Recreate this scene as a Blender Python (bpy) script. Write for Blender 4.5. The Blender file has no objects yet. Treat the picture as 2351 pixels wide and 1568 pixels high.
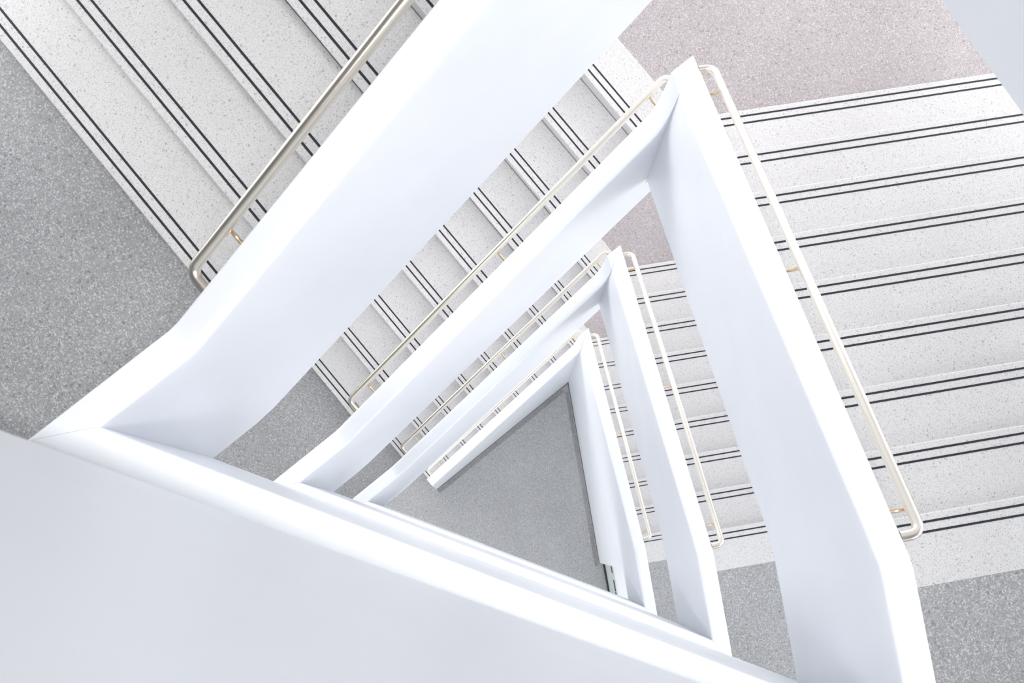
import bpy, bmesh, math, random
from mathutils import Matrix, Vector

# ------------------------------------------------------------------ camera, world, exposure
scene = bpy.context.scene
COL = scene.collection
IW, IH = 2351.0, 1568.0
F_PX, PPX, PPY = 2357.4687, 98.5582, 255.9763        # focal length and principal point offset in pixels
ROT = ((0.94103439, 0.33513718, 0.04623148),          # rows: image right, image down, view direction
       (0.33797911, -0.93734301, -0.08460615),
       (0.01498009, 0.09524257, -0.99534137))
CAM_Z = 3.95616
cam_data = bpy.data.cameras.new('camera')
cam = bpy.data.objects.new('camera', cam_data)
COL.objects.link(cam)
rx, ry, rz = (Vector(v) for v in ROT)
cam.matrix_world = Matrix(((rx[0], -ry[0], -rz[0], 0), (rx[1], -ry[1], -rz[1], 0),
                           (rx[2], -ry[2], -rz[2], CAM_Z), (0, 0, 0, 1)))
cam_data.sensor_fit = 'HORIZONTAL'
cam_data.sensor_width = 36.0
cam_data.lens = F_PX / IW * 36.0
cam_data.shift_x = -PPX / IW
cam_data.shift_y = PPY / IW
cam_data.clip_start = 0.02
cam_data.dof.use_dof = True
cam_data.dof.focus_distance = 5.5
cam_data.dof.aperture_fstop = 7.0
scene.camera = cam

vs = scene.view_settings
scene.display_settings.display_device = 'sRGB'
vs.view_transform = 'Standard'
vs.look = 'None'
vs.gamma = 1.0
vs.use_curve_mapping = False
vs.exposure = 0.25

WORLD_STRENGTH = 2.8
world = bpy.data.worlds.new('daylight')
scene.world = world
world.use_nodes = True
bg = world.node_tree.nodes['Background']
bg.inputs['Color'].default_value = (0.97, 0.985, 1.0, 1)
bg.inputs['Strength'].default_value = WORLD_STRENGTH


def area_light(name, loc, target, size, energy, color):
    ld = bpy.data.lights.new(name, 'AREA')
    ld.shape = 'RECTANGLE'
    ld.size, ld.size_y = size
    ld.energy = energy
    ld.color = color
    o = bpy.data.objects.new(name, ld)
    COL.objects.link(o)
    o.location = loc
    o.rotation_euler = (Vector(target) - Vector(loc)).to_track_quat('-Z', 'Y').to_euler()
    return o


area_light('added_top_light', (0.4, 0.085, 6.2), (0.4, 0.085, 0.0), (2.3, 0.17), 175.0, (1.0, 0.99, 0.98))  # area light added under the closed ceiling to brighten the parapet tops

# ------------------------------------------------------------------ dimensions
R_ = 0.17                       # riser
GO = 0.28                       # going
NS = 9                          # risers per flight
H = 2 * NS * R_                 # storey height
SL = R_ / GO
AL, AR = math.radians(59.25), math.radians(-60.67)      # walking directions of the two flights
WALL = 3.45                     # outer wall planes
Y_WALL = -2.3


class Side:
    def __init__(self, a, ci, co):
        self.u = Vector((math.cos(a), math.sin(a)))
        self.n = Vector((-math.sin(a), math.cos(a)))
        self.ci, self.co = ci, co

    def p(self, s, c, z):
        q = self.u * s + self.n * c
        return Vector((q.x, q.y, z))


LS = Side(AL, 1.07, 1.178)
RS = Side(AR, 1.113, 1.214)
L_NOSE, R_NOSE = -0.274, -2.069          # first nosing of each flight
# handrail sides, heights of the coping and of the soffit
L_TOP, R_TOP = 0.755, 0.855
L_KINK, R_KINK = -0.38, 0.28
L_BOT, R_BOT = -0.475, -0.41
L_BKINK, R_BKINK = -0.46, 0.21
Z_GROUND = -3 * H
TH = 0.22                       # landing slab


def isect(n1, c1, n2, c2):
    det = n1.x * n2.y - n1.y * n2.x
    return Vector(((c1 * n2.y - n1.y * c2) / det, (n1.x * c2 - c1 * n2.x) / det))


def corridor_lines(zlev):
    """inner and outer plan line of the corridor parapet as (normal, offset)"""
    if zlev > 1:
        n = Vector((0.002, 1.0)); return (n, -0.0885), (n, -0.1935)
    return (Vector((0.021, 1.0)), -0.120), (Vector((0.014, 1.0)), -0.236)


# ------------------------------------------------------------------ materials
def mat(name, rough=0.5, metal=0.0, color=(0.8, 0.8, 0.8), spec=0.5):
    m = bpy.data.materials.new(name)
    m.use_nodes = True
    b = m.node_tree.nodes['Principled BSDF']
    b.inputs['Base Color'].default_value = (*color, 1)
    b.inputs['Roughness'].default_value = rough
    b.inputs['Metallic'].default_value = metal
    b.inputs['Specular IOR Level'].default_value = spec
    return m


def plaster(name, c0, c1, rough):
    m = mat(name, rough)
    nt = m.node_tree; b = nt.nodes['Principled BSDF']
    tc = nt.nodes.new('ShaderNodeTexCoord')
    no = nt.nodes.new('ShaderNodeTexNoise'); no.inputs['Scale'].default_value = 3.0; no.inputs['Detail'].default_value = 5
    cr = nt.nodes.new('ShaderNodeValToRGB')
    cr.color_ramp.elements[0].color = (*c0, 1); cr.color_ramp.elements[0].position = 0.3
    cr.color_ramp.elements[1].color = (*c1, 1); cr.color_ramp.elements[1].position = 0.7
    nt.links.new(tc.outputs['Object'], no.inputs['Vector'])
    nt.links.new(no.outputs['Fac'], cr.inputs['Fac'])
    nt.links.new(cr.outputs['Color'], b.inputs['Base Color'])
    n2 = nt.nodes.new('ShaderNodeTexNoise'); n2.inputs['Scale'].default_value = 90.0
    bp = nt.nodes.new('ShaderNodeBump'); bp.inputs['Strength'].default_value = 0.06; bp.inputs['Distance'].default_value = 0.002
    nt.links.new(tc.outputs['Object'], n2.inputs['Vector'])
    nt.links.new(n2.outputs['Fac'], bp.inputs['Height'])
    nt.links.new(bp.outputs['Normal'], b.inputs['Normal'])
    return m


def terrazzo(name, base, dark, light, dark_amount, light_amount, cell, mottle):
    """cement ground with dark and light stone chips"""
    m = mat(name, 0.42)
    nt = m.node_tree; N = nt.nodes.new; L = nt.links.new
    b = nt.nodes['Principled BSDF']
    tc = N('ShaderNodeTexCoord')
    cloud = N('ShaderNodeTexNoise'); cloud.inputs['Scale'].default_value = 2.2; cloud.inputs['Detail'].default_value = 6
    L(tc.outputs['Object'], cloud.inputs['Vector'])
    cr = N('ShaderNodeValToRGB')
    k = 1 - mottle
    cr.color_ramp.elements[0].position = 0.32; cr.color_ramp.elements[0].color = (base[0] * k, base[1] * k, base[2] * k, 1)
    cr.color_ramp.elements[1].position = 0.68; cr.color_ramp.elements[1].color = (*base, 1)
    L(cloud.outputs['Fac'], cr.inputs['Fac'])
    prev = cr.outputs['Color']
    for scale, col, amount, off in ((1 / cell, dark, dark_amount, 0.0), (1 / (cell * 1.5), light, light_amount, 7.3),
                                    (1 / (cell * 2.6), dark, dark_amount * 0.16, 3.1)):
        mp = N('ShaderNodeMapping'); mp.inputs['Location'].default_value = (off, off * 1.7, off * .6)
        L(tc.outputs['Object'], mp.inputs['Vector'])
        vo = N('ShaderNodeTexVoronoi'); vo.inputs['Scale'].default_value = scale
        L(mp.outputs['Vector'], vo.inputs['Vector'])
        sx = N('ShaderNodeSeparateColor')
        L(vo.outputs['Color'], sx.inputs['Color'])
        pick = N('ShaderNodeMath'); pick.operation = 'LESS_THAN'; pick.inputs[1].default_value = amount
        L(sx.outputs['Red'], pick.inputs[0])
        rnd = N('ShaderNodeMath'); rnd.operation = 'MULTIPLY'
        L(pick.outputs[0], rnd.inputs[0]); L(sx.outputs['Green'], rnd.inputs[1])
        mx = N('ShaderNodeMix'); mx.data_type = 'RGBA'
        L(rnd.outputs[0], mx.inputs['Factor'])
        L(prev, mx.inputs['A']); mx.inputs['B'].default_value = (*col, 1)
        prev = mx.outputs['Result']
    L(prev, b.inputs['Base Color'])
    return m


M_WHITE = plaster('white_gloss_paint', (0.82, 0.842, 0.885), (0.85, 0.87, 0.91), 0.38)
M_WALL = plaster('white_wall_paint', (0.82, 0.83, 0.85), (0.85, 0.86, 0.88), 0.6)
M_STEP = terrazzo('pale_terrazzo', (0.705, 0.694, 0.692), (0.38, 0.37, 0.372), (0.73, 0.72, 0.72), 0.26, 0.2, 0.0023, 0.06)
M_FLOOR = terrazzo('grey_terrazzo', (0.385, 0.388, 0.393), (0.23, 0.232, 0.235), (0.58, 0.585, 0.595), 0.38, 0.34, 0.0036, 0.12)
M_HALF = terrazzo('pinkish_terrazzo', (0.45, 0.412, 0.418), (0.28, 0.246, 0.25), (0.59, 0.552, 0.558), 0.34, 0.30, 0.0036, 0.14)
M_STRIP = mat('black_rubber', 0.6, 0, (0.012, 0.012, 0.02))
M_METAL = mat('champagne_metal', 0.27, 1.0, (0.88, 0.82, 0.72))
M_BRASS = mat('bracket_brass', 0.3, 1.0, (0.72, 0.55, 0.36))
M_PANEL = mat('pale_green_panel', 0.4, 0, (0.58, 0.64, 0.63))
M_SLOT = mat('dark_slot', 0.8, 0, (0.03, 0.035, 0.035))
M_BASE_LINE = mat('dark_base_line', 0.7, 0, (0.07, 0.075, 0.08))


# ------------------------------------------------------------------ object helpers
def link_mesh(name, bm, m, parent=None, smooth=False):
    bmesh.ops.recalc_face_normals(bm, faces=bm.faces)
    me = bpy.data.meshes.new(name)
    bm.to_mesh(me); bm.free()
    me.materials.append(m)
    if smooth:
        for p in me.polygons:
            p.use_smooth = True
        me.set_sharp_from_angle(angle=math.radians(32))
    o = bpy.data.objects.new(name, me)
    COL.objects.link(o)
    if parent:
        o.parent = parent
        o.matrix_parent_inverse = Matrix.Translation(-parent.location)
    return o


def thing(name, label, cat, loc, group=None):
    o = bpy.data.objects.new(name, None)
    COL.objects.link(o)
    o.location = loc
    o.empty_display_size = 0.2
    tag(o, label, cat, group)
    return o


def tag(o, label, cat, group=None):
    o['label'] = label
    o['category'] = cat
    if group:
        o['group'] = group
    return o


def struct(o):
    o['kind'] = 'structure'
    return o


def prism(bm, pts_a, pts_b):
    """closed solid between two congruent polygons"""
    a = [bm.verts.new(p) for p in pts_a]
    b = [bm.verts.new(p) for p in pts_b]
    n = len(a)
    bm.faces.new(a); bm.faces.new(b[::-1])
    for i in range(n):
        j = (i + 1) % n
        bm.faces.new((a[i], b[i], b[j], a[j]))


def slab(name, poly, z_top, thick, m, parent=None):
    bm = bmesh.new()
    prism(bm, [Vector((p[0], p[1], z_top)) for p in poly], [Vector((p[0], p[1], z_top - thick)) for p in poly])
    return link_mesh(name, bm, m, parent)


def loft(bm, rings):
    """skin a list of closed rings, with end caps"""
    vr = [[bm.verts.new(p) for p in r] for r in rings]
    n = len(vr[0])
    for r0, r1 in zip(vr[:-1], vr[1:]):
        for i in range(n):
            j = (i + 1) % n
            bm.faces.new((r0[i], r0[j], r1[j], r1[i]))
    bm.faces.new(vr[0][::-1]); bm.faces.new(vr[-1])


def sweep(bm, pts, rad, sides=16):
    rings = []
    prev = None
    for i, p in enumerate(pts):
        t = (pts[min(i + 1, len(pts) - 1)] - pts[max(i - 1, 0)]).normalized()
        if prev is None:
            ref = Vector((0, 0, 1)) if abs(t.z) < 0.9 else Vector((1, 0, 0))
            x = t.cross(ref).normalized()
        else:
            x = (prev - t * prev.dot(t)).normalized()
        prev = x
        y = t.cross(x)
        rr = rad[i] if isinstance(rad, (list, tuple)) else rad
        rings.append([p + (x * math.cos(2 * math.pi * k / sides) + y * math.sin(2 * math.pi * k / sides)) * rr for k in range(sides)])
    loft(bm, rings)


def rounded_path(pts, rad, n=8):
    out = [pts[0]]
    for a, b, c in zip(pts[:-2], pts[1:-1], pts[2:]):
        u = (a - b).normalized(); v = (c - b).normalized()
        p0 = b + u * rad; p1 = b + v * rad
        for k in range(n + 1):
            t = k / n
            out.append(p0 * (1 - t) ** 2 + b * (2 * t * (1 - t)) + p1 * t ** 2)
    out.append(pts[-1])
    return out


# ------------------------------------------------------------------ parapet builder
COPE = 0.07
RIN, ROUT = 0.030, 0.020


def parapet(label, stations, lofted_from=None):
    """stations: (inner xy, outer xy, top z, bottom z) along the wall"""
    s0 = stations[0]
    root = thing('parapet', label, 'parapet', Vector((s0[1][0], s0[1][1], s0[3])), None)
    body = bmesh.new(); cope = bmesh.new()
    rb, rc = [], []
    for (pi, po, zt, zb) in stations:
        pi = Vector((pi[0], pi[1], 0)); po = Vector((po[0], po[1], 0))
        d = po - pi
        w = d.length; e = d / w
        k = w / 0.106                                   # mitres are longer than the wall is thick
        ri, ro = RIN * k, ROUT * k
        zc = zt - COPE
        rb.append([pi + Vector((0, 0, zb)), po + Vector((0, 0, zb)), po + Vector((0, 0, zc)), pi + Vector((0, 0, zc))])
        ring = [pi + Vector((0, 0, zc)), po + Vector((0, 0, zc))]
        for q in range(6):
            a = math.radians(90 * q / 5)
            ring.append(po - e * (ro * (1 - math.cos(a))) + Vector((0, 0, zt - ROUT * (1 - math.sin(a)))))
        for q in range(7):
            a = math.radians(90 - 90 * q / 6)
            ring.append(pi + e * (ri * (1 - math.cos(a))) + Vector((0, 0, zt - RIN * (1 - math.sin(a)))))
        rc.append(ring)
    loft(body, rb); loft(cope, rc)
    link_mesh('balustrade_panel', body, M_WHITE, root, True)
    link_mesh('coping', cope, M_WHITE, root, True)
    return root


def top_left(s):
    return L_TOP + max(0.0, s - L_KINK) * SL


def bot_left(s):
    return L_BOT + max(0.0, s - L_BKINK) * SL


def top_right(s):
    return R_TOP + min(0.0, s - R_KINK) * SL + H


def bot_right(s, extra=0.0):
    return R_BOT + extra + min(0.0, s - R_BKINK) * SL + H


LiRi = isect(LS.n, LS.ci, RS.n, RS.ci)
LoRo = isect(LS.n, LS.co, RS.n, RS.co)
SI_T = LiRi.dot(LS.u)                 # inner corner seen along the left wall
SO_T = 1.945                          # where the left coping steps up to the corner block
T_TOP = top_right(LoRo.dot(RS.u))     # above the level below the flight


def st(side, s_in, s_out, zt, zb):
    a = side.u * s_in + side.n * side.ci
    b = side.u * s_out + side.n * side.co
    return (a, b, zt, zb)


def corner_station(side, lv_z, zt, zb):
    (ni, ci), (no, co) = corridor_lines(lv_z)
    d = side.u * (0.0006 if side is LS else -0.0006)        # hairline joint at the mitre
    return (isect(side.n, side.ci, ni, ci) + d, isect(side.n, side.co, no, co) + d, zt, zb)


def left_parapet(lv, label):
    z0 = -lv * H
    S = []
    ground = lv == 3
    fb = (lambda s: Z_GROUND - z0) if ground else bot_left
    if ground:
        S.append(st(LS, -0.28, -0.28, top_left(-0.28), fb(0)))
    else:
        S.append(corner_station(LS, z0, L_TOP, L_BOT))
        S.append(st(LS, L_BKINK - 0.05, L_BKINK - 0.05, L_TOP, L_BOT))
        S.append(st(LS, L_BKINK + 0.05, L_BKINK + 0.05, L_TOP, bot_left(L_BKINK + 0.05)))
    for ds in (() if ground else (-0.02, 0.02)):
        s = L_KINK + ds
        S.append(st(LS, s, s, top_left(s), fb(s)))
    s_end_i, s_end_o = SI_T - 0.004, SO_T
    s_cov = 0.085
    s_st = -0.28 if ground else L_KINK + 0.02
    for k in range(12):
        t = k / 11
        so = s_st + (s_end_o - s_cov - s_st) * t
        si = s_st + (s_end_i - s_cov - s_st) * t
        if k:
            S.append(st(LS, si, so, top_left(so), fb(si)))
    zc = top_left(s_end_o - s_cov)
    for k in range(1, 9):                                # cove rising to the corner block
        a = math.radians(90 * k / 8)
        dx = s_cov * math.sin(a)
        dz = (T_TOP - zc) * (1 - math.cos(a)) ** 0.9
        S.append(st(LS, s_end_i - s_cov + dx, s_end_o - s_cov + dx, zc + dz, fb(s_end_i - s_cov + dx)))
    root = parapet(label, [(a, b, zt + z0, zb + z0) for a, b, zt, zb in S])
    if not ground:                                       # fascia carrying the half landing, under the next parapet
        s_a, s_b = s_end_i + 0.0006, 2.16
        zu = H - NS * R_ - TH - 0.004
        q = [(s_a, bot_left(s_a)), (s_b, bot_left(s_b)), (s_b, zu), (s_a, zu)]
        bm = bmesh.new()
        prism(bm, [LS.p(a, LS.ci, b + z0) for a, b in q], [LS.p(a, LS.co, b + z0) for a, b in q])
        link_mesh('fascia', bm, M_WHITE, root)
    return root


def right_parapet(lv, label):
    z0 = -lv * H
    S = []
    ground = lv == 3
    extra = -0.05 if lv == 0 else 0.0
    NICHE = 0.485

    def fb(s):
        return Z_GROUND - z0 if ground and s < NICHE else bot_right(s, extra)
    sT = LiRi.dot(RS.u)
    zbT = fb(sT) if ground else bot_right(sT, extra)
    S.append(st(LS, SI_T - 0.0034, SO_T + 0.0006, T_TOP, zbT))
    S.append((LiRi, LoRo, T_TOP, zbT))
    si0, so0 = LiRi.dot(RS.u), LoRo.dot(RS.u)
    ends = [0.15, 0.26, R_KINK - 0.02, R_KINK + 0.02]
    for k in range(1, 10):
        t = k / 10
        si, so = si0 + (0.15 - si0) * t, so0 + (0.15 - so0) * t
        S.append(st(RS, si, so, top_right(so), fb(si)))
    for s in ends:
        S.append(st(RS, s, s, top_right(s), fb(s)))
    if ground:
        S.append(st(RS, NICHE - 0.001, NICHE - 0.001, R_TOP + H, Z_GROUND - z0))
        S.append(st(RS, NICHE, NICHE, R_TOP + H, R_BOT + H))
    zup = z0 + H
    a, b, zt, zb = corner_station(RS, zup, R_TOP + H, R_BOT + H + extra)
    S.append((a, b, zt, zb))
    return parapet(label, [(a, b, zt + z0, zb + z0) for a, b, zt, zb in S])


def corridor_parapet(z0, label):
    (ni, ci), (no, co) = corridor_lines(z0)
    extra = -0.01 if z0 > 1 else 0.0
    S = []
    for k in range(9):
        t = 0.0002 + 0.9996 * k / 8
        a = isect(LS.n, LS.ci, ni, ci).lerp(isect(RS.n, RS.ci, ni, ci), t)
        b = isect(LS.n, LS.co, no, co).lerp(isect(RS.n, RS.co, no, co), t)
        S.append((a, b, z0 + L_TOP + (R_TOP - L_TOP) * t, z0 + L_BOT + (R_BOT - L_BOT) * t + extra))
    return parapet(label, S)


# ------------------------------------------------------------------ stairs
def stair_flight(side, s0, z0, label):
    """nine risers climbing from z0; s0 = first nosing"""
    root = thing('stair_flight', label, 'stairs', side.p(s0, side.co, z0))
    c0, c1 = side.co + 0.001, WALL - 0.001
    for k in range(1, NS + 1):
        s = s0 + (k - 1) * GO
        z = z0 + k * R_
        back = GO + 0.025 if k < NS else GO
        r = 0.006
        prof = [(s, z - r), (s + r * .3, z - r * .3), (s + r, z), (s + back, z), (s + back, z - 0.03), (s + 0.06, z - R_ - 0.005 + 0.005), (s + 0.028, z - R_)]
        bm = bmesh.new()
        prism(bm, [side.p(a, c0, b) for a, b in prof], [side.p(a, c1, b) for a, b in prof])
        step = link_mesh('step', bm, M_STEP, root)
        for off in (0.034, 0.073):
            bm = bmesh.new()
            w = 0.0046
            sp = [(s + off - w, z - 0.003), (s + off - w, z + 0.0012), (s + off + w, z + 0.0012), (s + off + w, z - 0.003)]
            prism(bm, [side.p(a, c0 + 0.02, b) for a, b in sp], [side.p(a, c1 - 0.035, b) for a, b in sp])
            o = link_mesh('nosing_strip', bm, M_STRIP)
            o.parent = step
    # sloping waist slab that carries the steps
    bm = bmesh.new()
    sa, sb = s0 + 0.03, s0 + NS * GO
    za, zb = z0 - 0.004, z0 + NS * R_ - 0.035
    th = 0.17
    wp = [(sa + 0.02, za), (sb - 0.001, zb - 0.01), (sb - 0.001, zb - 0.01 - th), (sa + 0.02, za - th)]
    prism(bm, [side.p(a, c0, b) for a, b in wp], [side.p(a, c1, b) for a, b in wp])
    link_mesh('waist_slab', bm, M_WALL, root)
    return root


# ------------------------------------------------------------------ handrails
def handrail(side, s_a, s_b, c, zfun, brackets, label):
    root = thing('handrail', label, 'handrail', side.p(s_a, c, zfun(s_a)), None)
    rad = 0.0185
    wall = side.co + 0.001
    pts = [side.p(s_a, wall, zfun(s_a)), side.p(s_a, c, zfun(s_a)), side.p(s_b, c, zfun(s_b)), side.p(s_b, wall, zfun(s_b))]
    bm = bmesh.new()
    sweep(bm, rounded_path(pts, 0.045), rad)
    link_mesh('rail', bm, M_METAL, root, True)
    for s in brackets:
        z = zfun(s)
        bm = bmesh.new()
        pts = [side.p(s, wall, z - 0.075), side.p(s, c, z - 0.075), side.p(s, c, z - rad + 0.002)]
        sweep(bm, rounded_path(pts, 0.03, 6), 0.0065, 10)
        br = link_mesh('bracket', bm, M_BRASS, root, True)
        bm = bmesh.new()
        sweep(bm, [side.p(s, wall, z - 0.075), side.p(s, wall + 0.004, z - 0.075), side.p(s, wall + 0.007, z - 0.075)], [0.026, 0.026, 0.018], 18)
        fl = link_mesh('wall_rose', bm, M_BRASS, None, True)
        fl.parent = br
    return root


# ------------------------------------------------------------------ room shell
def wall_with_openings(name, p_a, p_b, thick, holes, z0, z1):
    """upright wall from plan point a to b (thickness to the outer side); holes = list of (t0, t1, z0, z1) in metres"""
    a = Vector((*p_a, 0)); b = Vector((*p_b, 0))
    u = (b - a).normalized(); L = (b - a).length
    n = Vector((u.y, -u.x, 0))
    ts = sorted({0.0, L, *[h[0] for h in holes], *[h[1] for h in holes]})
    zs = sorted({z0, z1, *[h[2] for h in holes], *[h[3] for h in holes]})
    bm = bmesh.new()
    for t0, t1 in zip(ts[:-1], ts[1:]):
        for q0, q1 in zip(zs[:-1], zs[1:]):
            tm, zm = (t0 + t1) / 2, (q0 + q1) / 2
            if any(h[0] < tm < h[1] and h[2] < zm < h[3] for h in holes):
                continue
            c = [a + u * t0, a + u * t1, a + u * t1 + n * thick, a + u * t0 + n * thick]
            prism(bm, [p + Vector((0, 0, q0)) for p in c], [p + Vector((0, 0, q1)) for p in c])
    return struct(link_mesh(name, bm, M_WALL))


K = isect(LS.n, WALL, RS.n, WALL)
nY = Vector((0, 1))
C_ = isect(LS.n, WALL, nY, Y_WALL)
F_ = isect(RS.n, WALL, nY, Y_WALL)
Z_TOP = H + 3.2
holes = []  # unseen wall openings, placed and sized for the light they let in
for lv in range(4, 0, -1):
    zb = Z_GROUND + (4 - lv) * H          # no light openings on the top storey
    holes.append((zb + (0.5 if lv > 1 else 0.15), zb + (2.7 if lv > 1 else 1.55)))
LEN_L = (K - C_).length
LEN_R = (F_ - K).length
LEN_B = (C_ - F_).length


def bays(length, n, pier):
    w = (length - pier * (n + 1)) / n
    return [(pier + i * (w + pier), pier + i * (w + pier) + w) for i in range(n)]


def hole_list(length, n, pier):
    return [(t0, t1, z0, z1) for t0, t1 in bays(length, n, pier) for z0, z1 in holes]


hl = [h for h in hole_list(LEN_L, 4, 0.5) if h[0] > 1.0]          # bay at the left corner kept closed to darken the landing there
hl += [(t0, t1, H + 1.8, H + 2.4) for t0, t1 in bays(LEN_L, 4, 0.5)[1:2]]   # unseen high opening added to brighten the left handrail
wl = wall_with_openings('wall_left', C_, K, -0.25, hl, Z_GROUND, Z_TOP)
wr = wall_with_openings('wall_right', K, F_, -0.25, hole_list(LEN_R, 4, 0.5), Z_GROUND, Z_TOP)
wb = wall_with_openings('wall_front', F_, C_, -0.25, [h for h in hole_list(LEN_B, 4, 0.6) if h[3] < Z_GROUND + H and h[0] > 2.5], Z_GROUND, Z_TOP)

# ground floor of the stairwell
for lv in (1, 2, 3):  # unseen warm lights added to brighten and tint the half landings
    zl = -lv * H + NS * R_ + 2.35
    q = K * 0.80 + RS.u * (0.55 if lv == 1 else 0.0)
    area_light('added_landing_light', (q.x, q.y, zl), (q.x * .86, q.y * .86, zl - 1.5), (0.9, 0.5), 10.0 if lv == 1 else 13.0, (1.0, 0.90, 0.875))
for lv in (0, 1, 2):                       # unseen lights added behind each parapet to brighten its coping
    zl = -lv * H + H - TH - 0.03
    area_light('added_corridor_light', (0.2, -0.62, zl), (0.2, -0.45, zl - 2), (2.6, 0.25), 20.0 if lv == 0 else 17.0, (0.98, 0.99, 1.0))
fl = slab('floor', [C_, F_, K], Z_GROUND, 0.2, M_FLOOR)
struct(fl)

ce = slab('ceiling', [C_, F_, K], Z_TOP + .2, 0.2, M_WALL)
struct(ce)

# ------------------------------------------------------------------ landings
lab_left = {0: 'large grey terrazzo landing at the left edge, foot of the nearest flight',
            1: 'grey terrazzo landing strip below the big left parapet, one storey down',
            2: 'small dark grey terrazzo landing wedge at the left, two storeys down'}
lab_right = {0: 'grey terrazzo landing in the bottom right corner beside the nearest parapet',
             1: 'grey terrazzo landing wedge at lower right, second storey, above the corridor parapet',
             2: 'narrow grey terrazzo landing sliver at lower right, third storey down'}
lab_top = {1: 'large pinkish grey terrazzo half landing at the top right of the photo',
           2: 'pinkish grey terrazzo triangle of half landing inside the big triangular opening',
           3: 'smallest pinkish grey half landing triangle, lowest of the three'}
for lv in (-1, 0, 1, 2):
    z = -lv * H
    (ni, ci), (no, co) = corridor_lines(z)
    Lo = isect(LS.n, LS.co + .001, no, co - .001); Ro = isect(RS.n, RS.co + .001, no, co - .001)
    sL = L_NOSE + 0.0275
    sR = R_NOSE + NS * GO + 0.0005
    D_ = Vector((Lo.x, Y_WALL)); E_ = Vector((Ro.x, Y_WALL))
    P = lambda s_, c_, sd: sd.u * s_ + sd.n * c_
    o = slab('landing', [P(sL, LS.co + .001, LS), P(sL, WALL - .001, LS), C_ + Vector((.002, .001)), D_ + Vector((0, .001)), Lo], z, TH, M_FLOOR)
    tag(o, lab_left.get(lv, 'grey terrazzo landing on the top storey at the left, above the camera frame'), 'landing')
    o = slab('landing', [Ro, E_ + Vector((0, .001)), F_ + Vector((-.002, .001)), P(sR, WALL - .001, RS), P(sR, RS.co + .001, RS)], z, TH, M_FLOOR)
    tag(o, lab_right.get(lv, 'grey terrazzo landing on the top storey at the right, above the camera frame'), 'landing')
    o = slab('corridor_floor', [Lo, D_ + Vector((0, .001)), E_ + Vector((0, .001)), Ro], z, TH, M_FLOOR)
    tag(o, {-1: 'grey corridor floor of the top storey, behind the white wall at the bottom',
            0: 'grey corridor floor behind the widest corridor parapet',
            1: 'grey corridor floor behind the second corridor parapet down',
            2: 'grey corridor floor behind the lowest corridor parapet'}[lv], 'floor')
for lv in (0, 1, 2, 3):
    z = -lv * H + NS * R_
    P = lambda s_, c_, sd: sd.u * s_ + sd.n * c_
    sL = L_NOSE + NS * GO + 0.0005
    o = slab('landing', [isect(LS.n, LS.co + .001, RS.n, RS.co + .001), P(sL, LS.co + .001, LS), P(sL, WALL - .001, LS), K - (K.normalized() * .002), P(R_NOSE + 0.0275, WALL - .001, RS), P(R_NOSE + 0.0275, RS.co + .001, RS)], z, TH, M_HALF)
    tag(o, lab_top.get(lv, 'grey terrazzo half landing above the top edge of the photo'), 'landing')

# ------------------------------------------------------------------ parapets
lab = ['broad white parapet sloping up from the left corner to the top edge, nearest and largest',
       'white parapet of the second left flight, rising to the big upper right corner',
       'white parapet of the third left flight, inside the second triangle',
       'short thin white parapet ending bluntly on the grey ground floor, lowest left flight']
for lv in range(4):
    left_parapet(lv, lab[lv])
lab = ['bluish white parapet underside cutting the top right corner of the photo',
       'broad white parapet rising from the upper corner to the lower right, beside the widest flight',
       'white parapet of the second right flight, middle of the three nested right ones',
       'innermost white parapet on the right, standing down to the grey ground floor']
for lv in range(4):
    right_parapet(lv, lab[lv])
lab = {-1: 'large plain white wall face filling the bottom left, nearest the camera',
       0: 'long white corridor parapet across the bottom, widest of the nested bands',
       1: 'white corridor parapet band just above the widest one, second storey',
       2: 'thin white line of the lowest corridor parapet above the second band'}
for lv in (-1, 0, 1, 2):
    corridor_parapet(-lv * H, lab[lv])

# ------------------------------------------------------------------ flights
lab = ['pale terrazzo flight filling the top left, four black lined treads in view',
       'long pale terrazzo flight between the two broad left parapets, nine black line pairs',
       'pale terrazzo flight glimpsed behind the second left parapet with thin rail',
       'lowest left terrazzo flight, a thin strip beside the innermost rail']
for lv in range(4):
    stair_flight(LS, L_NOSE, -lv * H, lab[lv])
lab = ['terrazzo flight above the top right corner, hidden behind its white parapet',
       'wide pale terrazzo flight filling the right side, nearest of the right flights',
       'pale terrazzo flight seen between the two right parapets, middle of three',
       'narrow pale terrazzo flight beside the innermost right parapet, lowest right flight']
for lv in range(4):
    stair_flight(RS, R_NOSE, -lv * H + NS * R_, lab[lv])

# ------------------------------------------------------------------ handrails
lab = ['thick champagne metal handrail at the top left, its lower end bent into the wall',
       'long champagne metal handrail along the second left parapet',
       'thin champagne metal handrail along the third left parapet',
       'shortest looking champagne handrail, on the innermost left parapet']
for lv in range(4):
    zf = lambda s, z0=-lv * H: z0 + 0.800 + (s + 0.2398) * SL
    handrail(LS, -0.226 if lv == 0 else -0.2, 2.045, 1.257, zf, (-0.05, 0.965, 1.955), lab[lv])
lab = {1: 'long warm champagne handrail beside the widest right flight',
       2: 'warm champagne handrail beside the middle right flight',
       3: 'thin warm champagne handrail beside the lowest right flight'}
for lv in (1, 2, 3):
    zf = lambda s, z0=-lv * H + NS * R_: z0 + 0.950 + (s + 2.0351) * SL
    handrail(RS, -1.966, 0.245 if lv == 2 else 0.197, 1.286, zf, (-1.845, -0.85, 0.12), lab[lv])

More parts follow.
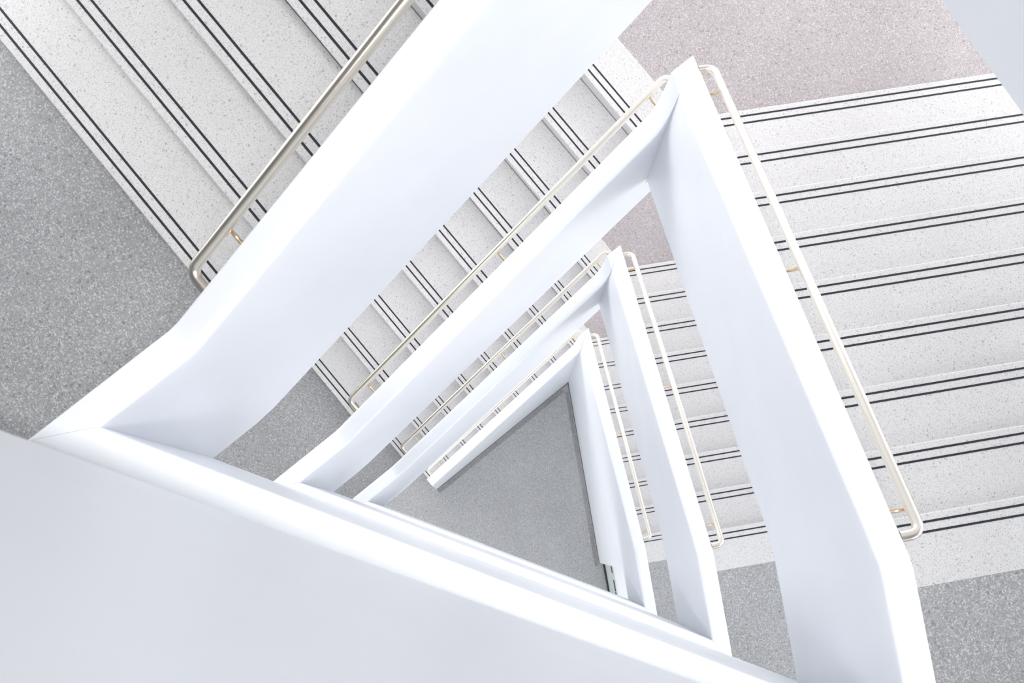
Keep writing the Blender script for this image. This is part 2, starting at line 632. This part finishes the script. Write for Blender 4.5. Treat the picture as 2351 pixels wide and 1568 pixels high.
# ------------------------------------------------------------------ ground floor details
P = lambda s_, c_, sd: sd.u * s_ + sd.n * c_
bm = bmesh.new()
prism(bm, [RS.p(a, c, Z_GROUND) for a, c in ((.487, 1.184), (1.45, 1.184), (1.45, 1.26), (.487, 1.26))],
      [RS.p(a, c, Z_GROUND + H + R_BOT - .002) for a, c in ((.487, 1.184), (1.45, 1.184), (1.45, 1.26), (.487, 1.26))])
struct(link_mesh('wall_niche', bm, M_WALL))
root = thing('vent_panel', 'low pale green panel with dark slots at the foot of the innermost right parapet', 'panel', RS.p(.95, 1.18, Z_GROUND))
bm = bmesh.new()
q = ((.495, 1.174), (1.40, 1.174), (1.40, 1.183), (.495, 1.183))
prism(bm, [RS.p(a, c, Z_GROUND) for a, c in q], [RS.p(a, c, Z_GROUND + .92) for a, c in q])
link_mesh('panel_board', bm, M_PANEL, root)
bm = bmesh.new()
q2 = ((.495, 1.150), (1.40, 1.160), (1.40, 1.1735), (.495, 1.1735))
prism(bm, [RS.p(a, c, Z_GROUND) for a, c in q2], [RS.p(a, c, Z_GROUND + .05) for a, c in q2])
link_mesh('dark_foot_band', bm, M_SLOT, root)  # dark band added along the foot of the panel
for s, z, w in ((.53, .85, .022), (.575, .86, .022), (.705, .87, .022), (.745, .87, .02), (.79, .87, .026), (.85, .865, .022), (.91, .87, .022)):
    bm = bmesh.new()
    q = ((s - w, 1.171), (s + w, 1.171), (s + w, 1.1745), (s - w, 1.1745))
    prism(bm, [RS.p(a, c, Z_GROUND + z - .09) for a, c in q], [RS.p(a, c, Z_GROUND + z + .02) for a, c in q])
    link_mesh('slot', bm, M_SLOT, root)

# darker band laid along the foot of the stairwell walls
M_EDGE = terrazzo('dark_floor_band', (0.31, 0.315, 0.318), (0.16, 0.16, 0.16), (0.42, 0.42, 0.42), 0.45, 0.25, 0.0036, 0.3)
for name, side, sa, sb in (('floor_band_1', LS, -0.28, SI_T - .12), ('floor_band_2', RS, LiRi.dot(RS.u) + .12, 0.52)):
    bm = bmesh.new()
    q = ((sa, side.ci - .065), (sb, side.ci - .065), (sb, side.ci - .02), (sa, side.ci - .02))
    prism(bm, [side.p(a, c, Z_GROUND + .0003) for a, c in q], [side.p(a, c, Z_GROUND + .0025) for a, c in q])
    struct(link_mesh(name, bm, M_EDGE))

# thin dark line where the stairwell walls meet the ground floor
for name, side, sa, sb in (('base_line_left', LS, -0.28, SI_T), ('base_line_right', RS, LiRi.dot(RS.u), 0.484)):
    bm = bmesh.new()
    q = ((sa, side.ci - .006), (sb, side.ci - .006), (sb, side.ci - .0005), (sa, side.ci - .0005))
    prism(bm, [side.p(a, c, Z_GROUND + .0) for a, c in q], [side.p(a, c, Z_GROUND + .018) for a, c in q])
    struct(link_mesh(name, bm, M_BASE_LINE))
